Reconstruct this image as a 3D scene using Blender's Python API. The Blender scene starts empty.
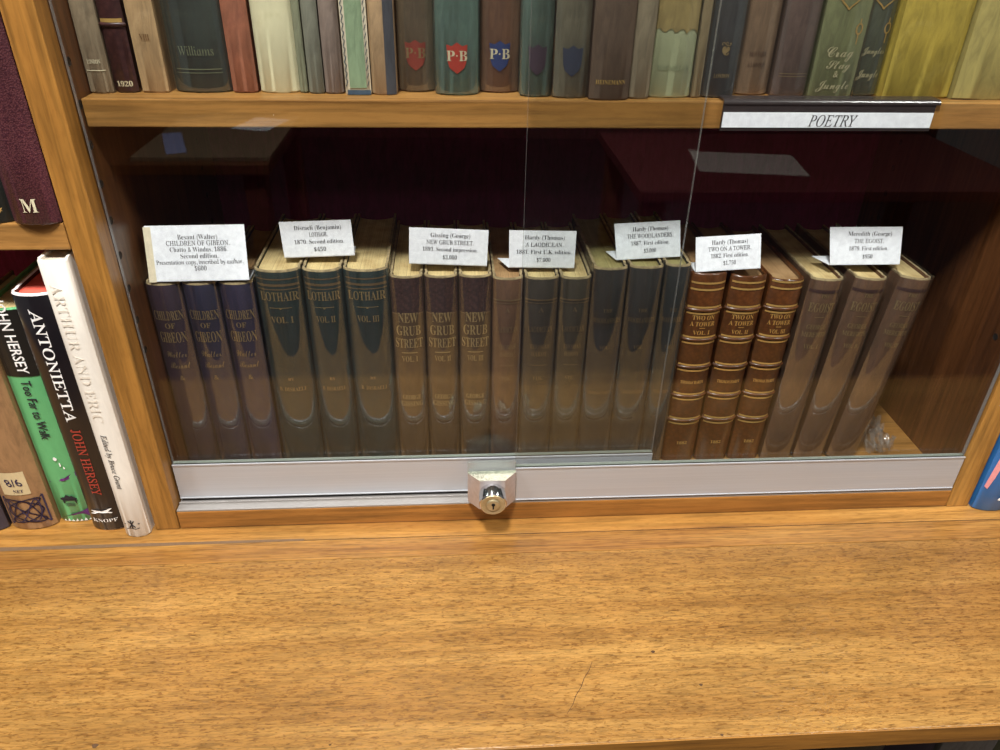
import bpy, bmesh, math, random
from mathutils import Vector, Matrix, noise
random.seed(7)
S = bpy.context.scene
COL = S.collection

# ------------------------------------------------------------------ materials
def lin(c):
    return tuple(((x/255)/12.92 if x/255 <= .04045 else (((x/255)+.055)/1.055)**2.4) for x in c)

class NT:
    def __init__(s, name):
        s.m = bpy.data.materials.new(name); s.m.use_nodes = True
        s.t = s.m.node_tree; s.t.nodes.clear()
        s.out = s.n('ShaderNodeOutputMaterial')
    def n(s, kind, **kw):
        nd = s.t.nodes.new(kind)
        for k, v in kw.items():
            if k in nd.inputs: nd.inputs[k].default_value = v
            else: setattr(nd, k, v)
        return nd
    def l(s, a, b): s.t.links.new(a, b)
    def ramp(s, src, stops):
        r = s.n('ShaderNodeValToRGB'); e = r.color_ramp.elements
        while len(e) > 1: e.remove(e[-1])
        e[0].position = stops[0][0]; e[0].color = (*stops[0][1], 1)
        for p, c in stops[1:]:
            k = e.new(p); k.color = (*c, 1)
        s.l(src, r.inputs[0]); return r
    def mix(s, f, a, b, mode='MIX'):
        m = s.n('ShaderNodeMix', data_type='RGBA', blend_type=mode)
        for i, v in ((0, f), (6, a), (7, b)):
            if hasattr(v, 'links') or hasattr(v, 'is_linked'): s.l(v, m.inputs[i])
            elif i == 0: m.inputs[0].default_value = v
            else: m.inputs[i].default_value = (*v, 1) if len(v) == 3 else v
        return m.outputs[2]
    def coord(s, scale, kind='Object', rot=(0, 0, 0)):
        tc = s.n('ShaderNodeTexCoord'); mp = s.n('ShaderNodeMapping')
        mp.inputs['Scale'].default_value = scale; mp.inputs['Rotation'].default_value = rot
        s.l(tc.outputs[kind], mp.inputs[0]); return mp.outputs[0]
    def noise(s, vec, scale=1, detail=4, rough=.55, dist=0):
        nz = s.n('ShaderNodeTexNoise', Scale=scale, Detail=detail, Roughness=rough, Distortion=dist)
        s.l(vec, nz.inputs['Vector']); return nz.outputs[0]

def g3(v): return (v, v, v)

def wood(name, dark, mid, light, axis='x', pores=.5, rough=.35, big=1.0, bump=.15, stain=0, fs=(9, 190), ps=(85, 520), wob=.2):
    t = NT(name)
    ax = {'x': (1, 0, 0), 'y': (0, 1, 0), 'z': (0, 0, 1)}[axis]
    def sc(a, c): return tuple(a if k else c for k in ax)
    n1 = t.noise(t.coord(sc(1.6*big, 26*big)), 1, 5, .6, .8)
    n2 = t.noise(t.coord(sc(*fs)), 1, 3, .6, .3+wob)
    base = t.ramp(n1, [(.28, dark), (.5, mid), (.72, light)])
    fine = t.ramp(n2, [(.3, g3(.60)), (.6, g3(1.14))])
    c = t.mix(1.0, base.outputs[0], fine.outputs[0], 'MULTIPLY')
    n3 = t.noise(t.coord(sc(*ps)), 1, 2, .5, wob)
    pr = t.ramp(n3, [(.0, g3(1)), (.36, g3(1)), (.47, g3(0))])
    c2 = t.mix(1.0, c, (.52, .42, .30), 'MULTIPLY')
    f = t.n('ShaderNodeMath', operation='MULTIPLY'); t.l(pr.outputs[0], f.inputs[0]); f.inputs[1].default_value = pores
    c = t.mix(f.outputs[0], c, c2)
    # uneven old varnish: broad cloudy tone
    n4 = t.noise(t.coord(g3(7)), 1, 3, .6, .5)
    cl = t.ramp(n4, [(.3, g3(.86)), (.7, g3(1.1))])
    c = t.mix(1.0, c, cl.outputs[0], 'MULTIPLY')
    if stain:
        vo = t.n('ShaderNodeTexVoronoi', Scale=16.0); t.l(t.coord((1, 1.5, 1)), vo.inputs['Vector'])
        sp = t.ramp(vo.outputs['Distance'], [(.0, g3(1)), (.035, g3(1)), (.06, g3(0))])
        n5 = t.noise(t.coord(g3(9)), 1, 2); gate = t.ramp(n5, [(.56, g3(0)), (.6, g3(1))])
        fm = t.mix(1.0, sp.outputs[0], gate.outputs[0], 'MULTIPLY')
        c = t.mix(fm, c, lin((88, 60, 34)))
    b = t.n('ShaderNodeBsdfPrincipled', Roughness=rough)
    t.l(c, b.inputs['Base Color'])
    bp = t.n('ShaderNodeBump', Strength=bump, Distance=.0006); t.l(n3, bp.inputs['Height'])
    t.l(bp.outputs[0], b.inputs['Normal']); t.l(b.outputs[0], t.out.inputs[0]); return t.m

def cloth(name, col, var=.25, rough=.75, scale=90, fade=None, coat=0.0, bump=.35, streak=True, metal=0):
    t = NT(name)
    n1 = t.noise(t.coord((scale*.5, scale*.5, scale*.12) if streak else g3(scale*.5)), 1, 5, .65, .4)
    c = lin(col)
    lo = tuple(x*(1-var) for x in c); hi = tuple(min(1, x*(1+var)) for x in c)
    r = t.ramp(n1, [(.3, lo), (.7, hi)]).outputs[0]
    if fade:
        n2 = t.noise(t.coord(g3(26)), 1, 4, .7, .6)
        rr = t.ramp(n2, [(.52, g3(0)), (.72, g3(.8))])
        r = t.mix(rr.outputs[0], r, lin(fade))
    nw = t.noise(t.coord((150, 150, 34)), 1, 5, .7, 1.0)
    kw = t.ramp(nw, [(.30, g3(.70)), (.5, g3(1)), (.72, g3(1.22))] if var > .1 else [(.3, g3(.93)), (.7, g3(1.04))])
    r = t.mix(1.0, r, kw.outputs[0], 'MULTIPLY')
    b = t.n('ShaderNodeBsdfPrincipled', Roughness=rough, Metallic=metal)
    b.inputs['Coat Weight'].default_value = coat; b.inputs['Coat Roughness'].default_value = .12
    t.l(r, b.inputs['Base Color'])
    n3 = t.noise(t.coord(g3(1500)), 1, 2)
    bp = t.n('ShaderNodeBump', Strength=bump, Distance=.0004); t.l(n3, bp.inputs['Height'])
    t.l(bp.outputs[0], b.inputs['Normal']); t.l(b.outputs[0], t.out.inputs[0]); return t.m

def leather(name, a, bcol, scale=420, rough=.4, bump=.6, coat=.2):
    t = NT(name)
    vo = t.n('ShaderNodeTexVoronoi', Scale=float(scale)); t.l(t.coord(g3(1)), vo.inputs['Vector'])
    r = t.ramp(vo.outputs['Distance'], [(.1, lin(a)), (.75, lin(bcol))])
    n1 = t.noise(t.coord((60, 60, 14)), 1, 4); k = t.ramp(n1, [(.3, g3(.7)), (.7, g3(1.2))])
    c = t.mix(1.0, r.outputs[0], k.outputs[0], 'MULTIPLY')
    b = t.n('ShaderNodeBsdfPrincipled', Roughness=rough); t.l(c, b.inputs['Base Color'])
    b.inputs['Coat Weight'].default_value = coat; b.inputs['Coat Roughness'].default_value = .2
    bp = t.n('ShaderNodeBump', Strength=bump, Distance=.0005); t.l(vo.outputs['Distance'], bp.inputs['Height'])
    t.l(bp.outputs[0], b.inputs['Normal']); t.l(b.outputs[0], t.out.inputs[0]); return t.m

def plain(name, col, rough=.5, metal=0, emit=None):
    t = NT(name); b = t.n('ShaderNodeBsdfPrincipled', Roughness=rough, Metallic=metal)
    b.inputs['Base Color'].default_value = (*lin(col), 1)
    n1 = t.noise(t.coord(g3(240)), 1, 3)
    r = t.ramp(n1, [(.3, tuple(x*.9 for x in lin(col))), (.7, tuple(min(1, x*1.06) for x in lin(col)))])
    t.l(r.outputs[0], b.inputs['Base Color']); t.l(b.outputs[0], t.out.inputs[0]); return t.m

def pages(name, col, dark=.7):
    t = NT(name)
    n1 = t.noise(t.coord((1700, 6, 6)), 1, 3, .7); c = lin(col)
    r = t.ramp(n1, [(.35, tuple(x*dark for x in c)), (.6, c)])
    n2 = t.noise(t.coord(g3(60)), 1, 3); k = t.ramp(n2, [(.3, (.75, .68, .6)), (.65, (1.05, 1.05, 1.05))])
    c2 = t.mix(1.0, r.outputs[0], k.outputs[0], 'MULTIPLY')
    b = t.n('ShaderNodeBsdfPrincipled', Roughness=.85); t.l(c2, b.inputs['Base Color'])
    t.l(b.outputs[0], t.out.inputs[0]); return t.m

def brushed(name, col, rough=.3, aniso=.0):
    t = NT(name)
    n1 = t.noise(t.coord((4, 700, 700)), 1, 3); c = lin(col)
    r = t.ramp(n1, [(.3, tuple(x*.93 for x in c)), (.7, tuple(min(1, x*1.03) for x in c))])
    b = t.n('ShaderNodeBsdfPrincipled', Roughness=rough, Metallic=.45); t.l(r.outputs[0], b.inputs['Base Color'])
    n2 = t.noise(t.coord((9, 60, 60)), 1, 4); rr = t.ramp(n2, [(.3, g3(rough*.8)), (.75, g3(rough*1.4))])
    t.l(rr.outputs[0], b.inputs['Roughness'])
    t.l(b.outputs[0], t.out.inputs[0]); return t.m

def clear(name, tint, f0=.04, rough=.0, haze=0.0, hazecol=(.8, .82, .8), bump=0, bscale=40):
    """thin clear sheet: straight-through transmission plus a Fresnel-weighted mirror, the same for every ray"""
    t = NT(name)
    tr = t.n('ShaderNodeBsdfTransparent'); tr.inputs[0].default_value = (*tint, 1)
    gl = t.n('ShaderNodeBsdfGlossy', Roughness=rough)
    lw = t.n('ShaderNodeLayerWeight', Blend=.5)
    p = t.n('ShaderNodeMath', operation='POWER'); t.l(lw.outputs['Facing'], p.inputs[0]); p.inputs[1].default_value = 5
    q = t.n('ShaderNodeMath', operation='MULTIPLY_ADD'); t.l(p.outputs[0], q.inputs[0]); q.inputs[1].default_value = 1-f0; q.inputs[2].default_value = f0
    if bump:
        nz = t.noise(t.coord((bscale, bscale, bscale*.18)), 1, 3, .5, .5)
        bp = t.n('ShaderNodeBump', Strength=bump, Distance=.002); t.l(nz, bp.inputs['Height'])
        t.l(bp.outputs[0], gl.inputs['Normal'])
    base = tr.outputs[0]
    if haze:
        df = t.n('ShaderNodeBsdfDiffuse'); df.inputs[0].default_value = (*hazecol, 1)
        hz = t.n('ShaderNodeMixShader'); hz.inputs[0].default_value = haze
        t.l(tr.outputs[0], hz.inputs[1]); t.l(df.outputs[0], hz.inputs[2]); base = hz.outputs[0]
    mx = t.n('ShaderNodeMixShader'); t.l(q.outputs[0], mx.inputs[0]); t.l(base, mx.inputs[1]); t.l(gl.outputs[0], mx.inputs[2])
    t.l(mx.outputs[0], t.out.inputs[0]); return t.m

M = {}
M['counter'] = wood('worktop_veneer', lin((122, 84, 38)), lin((144, 104, 51)), lin((166, 126, 67)), 'x', .8, .33, 1.0, .25, stain=1, fs=(42, 420), ps=(150, 620), wob=1.2)
M['strip2'] = wood('worktop_middle_strip', lin((120, 78, 34)), lin((142, 99, 46)), lin((162, 120, 60)), 'x', .6, .33, 1.6, .15, fs=(14, 420), ps=(60, 700))
M['strip'] = wood('worktop_strip', lin((130, 86, 38)), lin((150, 106, 50)), lin((168, 124, 64)), 'x', .35, .33, 1.3, .1)
M['edge'] = wood('worktop_edge', lin((140, 92, 34)), lin((156, 106, 42)), lin((168, 120, 52)), 'x', .2, .35, 1, .1)
M['upright'] = wood('upright_wood', lin((134, 90, 38)), lin((154, 108, 48)), lin((172, 126, 62)), 'z', .2, .38, 1, .08)
M['shelf'] = wood('shelf_wood', lin((140, 96, 46)), lin((158, 114, 60)), lin((174, 130, 74)), 'x', .18, .36, 1, .08)
M['rail'] = wood('rail_wood', lin((132, 84, 34)), lin((150, 100, 44)), lin((166, 116, 56)), 'x', .18, .38, 1, .08)
M['inner'] = wood('shaded_side_wood', lin((80, 48, 26)), lin((96, 59, 33)), lin((110, 70, 40)), 'z', .2, .4, 1, .08)  # upright wood made darker, with the shelf's shadow put into its colour
M['back'] = cloth('maroon_backing', (124, 34, 74), .15, .9, 60, streak=False)
M['alu'] = brushed('aluminium', (192, 195, 200), .42)
M['alu_bright'] = brushed('aluminium_edge', (158, 154, 150), .4)
M['dark'] = plain('dark_gap', (22, 16, 12), .8)
M['chrome'] = plain('chrome', (228, 230, 234), .07, 1.0)
M['satin'] = plain('satin_steel', (190, 182, 180), .34, .55)
M['glitter'] = leather('hammered_plate', (228, 226, 205), (140, 140, 124), 900, .25, .9)
M['brass'] = plain('brass', (186, 172, 138), .3, .7)
M['glass'] = clear('pane_glass', (.955, .965, .96), .04)
M['glass_edge'] = NT('glass_edge').m
t = NT('glass_edge_green'); tr = t.n('ShaderNodeBsdfTransparent'); tr.inputs[0].default_value = (.66, .72, .68, 1)
pb = t.n('ShaderNodeBsdfPrincipled', Roughness=.1); pb.inputs['Base Color'].default_value = (*lin((150, 158, 146)), 1)
mx = t.n('ShaderNodeMixShader'); mx.inputs[0].default_value = .55; t.l(tr.outputs[0], mx.inputs[1]); t.l(pb.outputs[0], mx.inputs[2]); t.l(mx.outputs[0], t.out.inputs[0])
M['glass_edge'] = t.m
t = NT('glass_edge_side'); tr = t.n('ShaderNodeBsdfTransparent'); tr.inputs[0].default_value = (.7, .72, .68, 1)
pb = t.n('ShaderNodeBsdfPrincipled', Roughness=.1); pb.inputs['Base Color'].default_value = (*lin((176, 174, 172)), 1)
mx = t.n('ShaderNodeMixShader'); mx.inputs[0].default_value = .45; t.l(tr.outputs[0], mx.inputs[1]); t.l(pb.outputs[0], mx.inputs[2]); t.l(mx.outputs[0], t.out.inputs[0])
M['glass_side'] = t.m
M['sleeve'] = clear('book_plastic', (.97, .97, .96), .15, .02, .01, (.75, .76, .72), .06, 40)
M['sleeve_hazy'] = clear('book_plastic_hazy', (.96, .96, .94), .15, .025, .02, (.62, .62, .54), .08, 50)
M['wrap'] = clear('crumpled_plastic', (.96, .96, .95), .16, .06, .12, (.8, .8, .78), .5, 160)
M['worn'] = cloth('worn_edge', (150, 132, 98), .5, .9, 240, streak=False)
M['jacket_edge'] = plain('jacket_paper_edge', (236, 226, 222), .7)
M['card'] = plain('white_card', (240, 243, 250), .7)
M['ink'] = plain('black_ink', (34, 32, 38), .7)
M['paper'] = plain('cream_paper', (226, 214, 186), .8)
M['black_plastic'] = plain('black_plastic', (52, 46, 46), .22)
M['gold'] = plain('gold_stamping', (196, 160, 92), .4, .35)
M['gold_dim'] = plain('dim_gold_stamping', (142, 122, 84), .5, .2)
M['gold_mid'] = plain('mid_gold_stamping', (164, 142, 98), .45, .2)
M['gold_faint'] = plain('faint_gold_stamping', (112, 92, 66), .55, .1)
M['gold_bright'] = plain('bright_gold_stamping', (226, 186, 112), .32, .5)
M['cream'] = plain('cream_lettering', (206, 196, 164), .6)
M['white'] = plain('white_lettering', (240, 238, 234), .5)
M['pg_cream'] = pages('page_edges_cream', (214, 192, 138), .62)
M['pg_brown'] = pages('page_edges_tan', (168, 134, 92), .65)
M['pg_white'] = pages('page_edges_pale', (206, 198, 182), .8)
M['pg_red'] = pages('page_edges_red', (226, 96, 78), .88)
M['pg_green'] = pages('page_edges_greenish', (160, 150, 98), .6)

# ------------------------------------------------------------------ mesh helpers
def link(name, bm, mats, parent=None, smooth=False, recalc=True):
    me = bpy.data.meshes.new(name)
    if recalc: bmesh.ops.recalc_face_normals(bm, faces=bm.faces)
    if smooth:
        for f in bm.faces: f.smooth = True
    bm.to_mesh(me); bm.free()
    for m in (mats if isinstance(mats, (list, tuple)) else [mats]): me.materials.append(m)
    if smooth:
        try: me.set_sharp_from_angle(angle=math.radians(38))
        except Exception: pass
    o = bpy.data.objects.new(name, me); COL.objects.link(o)
    if parent: o.parent = parent
    return o

def box(bm, x0, y0, z0, x1, y1, z1, mi=0, bev=0):
    vs = [bm.verts.new((x, y, z)) for x in (x0, x1) for y in (y0, y1) for z in (z0, z1)]
    fs = []
    for ids in ((0, 1, 3, 2), (4, 6, 7, 5), (0, 4, 5, 1), (2, 3, 7, 6), (0, 2, 6, 4), (1, 5, 7, 3)):
        f = bm.faces.new([vs[i] for i in ids]); f.material_index = mi; fs.append(f)
    if bev:
        es = list({e for f in fs for e in f.edges})
        r = bmesh.ops.bevel(bm, geom=es, offset=bev, segments=2, profile=.6, affect='EDGES')
        for f in r['faces']: f.material_index = mi
    return fs

def boxed(name, dims, m, parent=None, bev=.0008):
    bm = bmesh.new(); box(bm, *dims, bev=bev); return link(name, bm, m, parent)

def prism(bm, poly, z0, z1, mi=0):
    """extrude a plan polygon (x, y) from z0 to z1"""
    a = [bm.verts.new((x, y, z0)) for x, y in poly]; b = [bm.verts.new((x, y, z1)) for x, y in poly]
    n = len(poly); fs = []
    for i in range(n):
        j = (i+1) % n; fs.append(bm.faces.new((a[i], a[j], b[j], b[i])))
    fs.append(bm.faces.new(a[::-1])); fs.append(bm.faces.new(b))
    for f in fs: f.material_index = mi
    return fs

def lathe_y(bm, cx, cz, prof, seg=40, mi=0):
    """turn (radius, y) profile around an axis along Y"""
    rings = []
    for r, y in prof:
        if r <= 1e-6: rings.append([bm.verts.new((cx, y, cz))])
        else: rings.append([bm.verts.new((cx+r*math.cos(2*math.pi*k/seg), y, cz+r*math.sin(2*math.pi*k/seg))) for k in range(seg)])
    for A, B in zip(rings, rings[1:]):
        for k in range(seg):
            j = (k+1) % seg
            if len(A) == 1 and len(B) == 1: continue
            if len(A) == 1: f = bm.faces.new((A[0], B[k], B[j]))
            elif len(B) == 1: f = bm.faces.new((A[k], A[j], B[0]))
            else: f = bm.faces.new((A[k], A[j], B[j], B[k]))
            f.material_index = mi

def empty(name, loc=(0, 0, 0)):
    o = bpy.data.objects.new(name, None); COL.objects.link(o); o.location = loc
    o.empty_display_size = .02; return o

def tag(o, label=None, cat=None, group=None, kind=None):
    for k, v in (('label', label), ('category', cat), ('group', group), ('kind', kind)):
        if v: o[k] = v
    return o

# ------------------------------------------------------------------ lettering
def bold(s):
    r = ''
    for c in s:
        if 'A' <= c <= 'Z': r += chr(0x1D400+ord(c)-65)
        elif 'a' <= c <= 'z': r += chr(0x1D41A+ord(c)-97)
        elif '0' <= c <= '9': r += chr(0x1D7CE+int(c))
        else: r += c
    return r
def ital(s):
    r = ''
    for c in s:
        if 'A' <= c <= 'Z': r += chr(0x1D434+ord(c)-65)
        elif c == 'h': r += chr(0x210E)
        elif 'a' <= c <= 'z': r += chr(0x1D44E+ord(c)-97)
        else: r += c
    return r
def script(s):
    r = ''
    for c in s:
        if 'A' <= c <= 'Z': r += chr(0x1D4D0+ord(c)-65)
        elif 'a' <= c <= 'z': r += chr(0x1D4EA+ord(c)-97)
        else: r += c
    return r

def glyphs(text, style='bold', weight=0.0):
    """triangulated outline of one line of text: cap height 1, centred on x, baseline 0"""
    shear = 0
    if style == 'bold': body = bold(text)
    elif style == 'roman': body = ital(text); shear = -.27
    elif style == 'italic': body = ital(text)
    elif style == 'script': body = script(text)
    else: body = text
    cu = bpy.data.curves.new('lettering', 'FONT'); cu.body = body; cu.size = 1.0; cu.resolution_u = 2
    cu.align_x = 'CENTER'; cu.offset = weight
    o = bpy.data.objects.new('lettering', cu); COL.objects.link(o)
    bpy.context.view_layer.update()
    me = bpy.data.meshes.new_from_object(o.evaluated_get(bpy.context.evaluated_depsgraph_get()))
    vs = [(v.co.x + shear*v.co.y, v.co.y) for v in me.vertices]
    fs = [tuple(p.vertices) for p in me.polygons]
    bpy.data.objects.remove(o); bpy.data.curves.remove(cu); bpy.data.meshes.remove(me)
    if not vs: return [], [], 1
    xs = [v[0] for v in vs]; c = (min(xs)+max(xs))/2
    k = 1/.70
    return [((x-c)*k, y*k) for x, y in vs], fs, (max(xs)-min(xs))*k

def put_line(bm, text, cx, cz, h, surf, style='bold', width=None, rot=0, mi=0, weight=0.0, maxw=None):
    """line of text centred at (cx, cz), capital height h, mapped to the surface function surf(x)->y"""
    vs, fs, w = glyphs(text, style, weight)
    kx = h if width is None else width/max(w, 1e-6)
    if maxw and w*kx > maxw: kx = maxw/w
    ca, sa = math.cos(rot), math.sin(rot)
    pts = []
    for x, z in vs:
        a = x*kx; b = (z-.5)*h
        X = cx+a*ca-b*sa; Z = cz+a*sa+b*ca
        pts.append(bm.verts.new((X, surf(X), Z)))
    for f in fs:
        try: q = bm.faces.new([pts[i] for i in f]); q.material_index = mi
        except Exception: pass

def shape(bm, pts, surf, mi=0):
    q = [bm.verts.new((x, surf(x), z)) for x, z in pts]
    f = bm.faces.new(q); f.material_index = mi; return f

def strip_shape(bm, x0, x1, z0, z1, surf, mi=0, n=10):
    """a band across a curved spine, finely split so it follows the curve"""
    p = None
    for i in range(n+1):
        x = x0+(x1-x0)*i/n; a = bm.verts.new((x, surf(x), z0)); b = bm.verts.new((x, surf(x), z1))
        if p: bm.faces.new((p[0], a, b, p[1])).material_index = mi
        p = (a, b)

def polyline(bm, pts, w, surf, mi=0):
    """thin ribbon through (x, z) points"""
    for (xa, za), (xb, zb) in zip(pts, pts[1:]):
        dx, dz = xb-xa, zb-za; L = math.hypot(dx, dz) or 1; nx, nz = -dz/L*w/2, dx/L*w/2
        q = [bm.verts.new((x, surf(x), z)) for x, z in ((xa+nx, za+nz), (xb+nx, zb+nz), (xb-nx, zb-nz), (xa-nx, za-nz))]
        bm.faces.new(q).material_index = mi

# ------------------------------------------------------------------ books
def spine_y(x, t, r):
    u = min(1, max(-1, 2*x/t-1)); return r*(1-math.sqrt(max(0, 1-.86*u*u)))/(1-math.sqrt(.14))

def profile(t, r, d, off=0.0, n=14):
    pts = [(-off, d)]
    pts.append((-off, r+.009)); pts.append((.0007-off, r+.006)); pts.append((-off*.8, r+.002))
    for i in range(n+1):
        x = t*i/n; y = spine_y(x, t, r)
        u = 2*x/t-1
        pts.append((x+off*u, y-off))
    pts.append((t+off*.8, r+.002)); pts.append((t-.0007+off, r+.006)); pts.append((t+off, r+.009)); pts.append((t+off, d))
    return pts

def make_book(label, x, y, z, t, h, d, cover, page, r=None, lean=0, yaw=0, group=None, sleeve=None,
              decor=None, bands=None, edge=None, cw=.0022, worn=True, cat='book', text_off=.0005, flat=False, bandmat=None):
    r = (0.18*t if r is None else r)
    root = empty('book', (x, y, z + (t*math.sin(lean) if lean > 0 else 0)))
    root.rotation_euler = (0, lean, yaw)
    tag(root, label, cat, group)
    # cover: one folded shell round the page block, open at head, tail and fore edge
    out = profile(t, r, d)
    bm = bmesh.new()
    rings = []
    levels = [(0, .0009), (.0012, 0), (h*.25, 0), (h*.5, 0), (h*.75, 0), (h-.0016, 0), (h-.0004, .0006), (h, .0013)]
    rnd = random.Random(label)
    cx = t/2
    ins = []
    n_out = len(out)
    # inner outline, offset inwards by the cover thickness
    for i, (px, py) in enumerate(out):
        a = out[max(0, i-1)]; b = out[min(n_out-1, i+1)]
        dx, dy = b[0]-a[0], b[1]-a[1]; L = math.hypot(dx, dy) or 1
        ins.append((px-dy/L*cw*-1*-1 if False else px+(-dy)/L*cw, py+dx/L*cw))
    def ring(zz, sh):
        o = [bm.verts.new((px+(cx-px)*sh/ max(t/2, .001)*1.0 if 4 <= i < n_out-4 else px, py+(sh if 4 <= i < n_out-4 else 0)+(rnd.uniform(-1, 1)*.00015 if worn and sh else 0),
             zz+(rnd.uniform(-.0005, .0003) if worn and sh and 4 <= i < n_out-4 else 0))) for i, (px, py) in enumerate(out)]
        return o
    for zz, sh in levels: rings.append(ring(zz, sh))
    inn = [[bm.verts.new((px, py, zz)) for px, py in ins] for zz in (0.0, h-.0002)]
    for A, B in zip(rings, rings[1:]):
        for i in range(n_out-1): bm.faces.new((A[i], A[i+1], B[i+1], B[i]))
    for i in range(n_out-1):
        bm.faces.new((inn[0][i+1], inn[0][i], inn[1][i], inn[1][i+1]))
        bm.faces.new((rings[-1][i], rings[-1][i+1], inn[1][i+1], inn[1][i]))
        bm.faces.new((rings[0][i+1], rings[0][i], inn[0][i], inn[0][i+1]))
    for k in (0, -1):
        col = [rg[k] for rg in rings]
        loop = col + [inn[1][k], inn[0][k]]
        try: bm.faces.new(loop if k == 0 else loop[::-1])
        except Exception: pass
    if edge:
        for f in bm.faces:
            c = f.calc_center_median()
            if c.z > h-.0014 or (c.z < .0009 and c.y < r+.004): f.material_index = 1
    link('cover', bm, [cover, edge or cover], root, smooth=True)
    # page block with rounded back and hollow fore edge
    bm = bmesh.new()
    sq = .0032; a0, a1 = cw+.0002, t-cw-.0002
    poly = []
    n = 8
    for i in range(n+1):
        u = i/n; xx = a0+(a1-a0)*u; poly.append((xx, spine_y(xx, t, r)+cw+.0012))
    for i in range(n+1):
        u = 1-i/n; xx = a0+(a1-a0)*u; c = 4*u*(1-u); poly.append((xx, d-sq-.18*t*c))
    prism(bm, poly, .002, h-sq)
    link('page_block', bm, page, root)
    sf = lambda X: spine_y(X, t, r)-text_off
    if bands:
        for k, (zb, rr) in enumerate(bands):
            bm = bmesh.new(); seg = 6
            pts = [(i/16*t, spine_y(i/16*t, t, r)) for i in range(17)]
            rows = []
            for (px, py) in pts:
                u = 2*px/t-1
                rows.append([bm.verts.new((px+u*rr*math.cos(b)*.7, py-rr*math.cos(b)*(1 if abs(u) < .9 else .6), zb+rr*1.1*math.sin(b))) for b in [(-math.pi/2)+math.pi*j/seg for j in range(seg+1)]])
            for A, B in zip(rows, rows[1:]):
                for j in range(seg): bm.faces.new((A[j], B[j], B[j+1], A[j+1]))
            link('raised_band', bm, bandmat or cover, root, smooth=True)
    if decor: decor(root, t, h, sf, r)
    if sleeve:
        bm = bmesh.new(); pr = profile(t, r, d*.8, .0011, 20)
        A = [bm.verts.new((px, py, .0012)) for px, py in pr]; B = [bm.verts.new((px, py, h+.0014)) for px, py in pr]
        mid = [[bm.verts.new((px+rnd.uniform(-1, 1)*.00004, py+rnd.uniform(-1, 1)*.00006, zz)) for px, py in pr] for zz in [h*q for q in (.12, .3, .5, .7, .88)]]
        rows = [A]+mid+[B]
        for P, Q in zip(rows, rows[1:]):
            for i in range(len(pr)-1): bm.faces.new((P[i], P[i+1], Q[i+1], Q[i]))
        o = link('plastic_sleeve', bm, sleeve, root, smooth=True)
        o['label'] = 'clear protective plastic sleeve'
    return root

def deco(lines, mat, extra=None, name='lettering'):
    """lines: (text, fraction of width, z, cap height, style, max width as a fraction of t); blocks far apart become parts of their own"""
    def f(root, t, h, sf, r):
        blocks = []; last = None
        for L in sorted(lines, key=lambda q: -q[2]):
            if last is None or last-L[2] > .0145: blocks.append([])
            blocks[-1].append(L); last = L[2]
        for B in blocks:
            bm = bmesh.new()
            for tx, u, zz, ch, st, mw in B:
                if tx == '---': strip_shape(bm, t*(u-mw/2), t*(u+mw/2), zz-ch/2, zz+ch/2, sf)
                else: put_line(bm, tx, t*u, zz, ch, sf, st, width=None, maxw=t*mw)
            link('gilt_rule' if all(q[0] == '---' for q in B) else name, bm, mat, root)
        if extra: extra(root, t, h, sf, r)
    return f

# ------------------------------------------------------------------ measurements (metres)
W = .76; UP = .0224; FZ = .024        # opening width, upright thickness, case floor
SH0, SH1, SY = .368, .3878, .0275     # upper shelf underside, top, front
BACK = .305; TOP = .72

# ------------------------------------------------------------------ worktop
wt = empty('worktop', (0, 0, 0))
tag(wt, 'long honey-coloured wooden worktop with worn open grain below the glass case', 'counter')
def slab(name, x0, x1, y0, y1, z0, z1, m, p):
    bm = bmesh.new(); box(bm, x0, y0, z0, x1, y1, z1, bev=.0009 if y1-y0 > .003 else .0004); return link(name, bm, m, p)
slab('middle_strip', -1.0, 1.6, -.0450, -.0200, -.018, 0, M['strip2'], wt)
slab('top_panel', -1.0, 1.6, -.2350, -.0452, -.018, 0, M['counter'], wt)
slab('rear_strip', -1.0, 1.6, -.0192, BACK+.02, -.018, 0, M['strip'], wt)
slab('front_edging', -1.0, 1.6, -.2361, -.2351, -.0185, .0002, M['edge'], wt)
bm = bmesh.new(); box(bm, -1.0, -.0200, -.012, 1.6, -.0192, -.0006); link('joint_line', bm, M['dark'], wt)
# old glue smear along the left end of the joint
bm = bmesh.new()
pts = []
for i in range(31):
    x = -.62+.74*i/30; w = (.0032*(1-(i/30)**2)+.0006)*(1+.3*math.sin(i*2.1))
    pts.append((x, w))
lo = [bm.verts.new((x, -.0205-w*.7, .0002)) for x, w in pts]; hi = [bm.verts.new((x, -.0180+w*.2, .0002)) for x, w in pts]
for i in range(30): bm.faces.new((lo[i], lo[i+1], hi[i+1], hi[i]))
link('glue_smear', bm, plain('grey_glue', (104, 80, 56), .6), wt)

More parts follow.
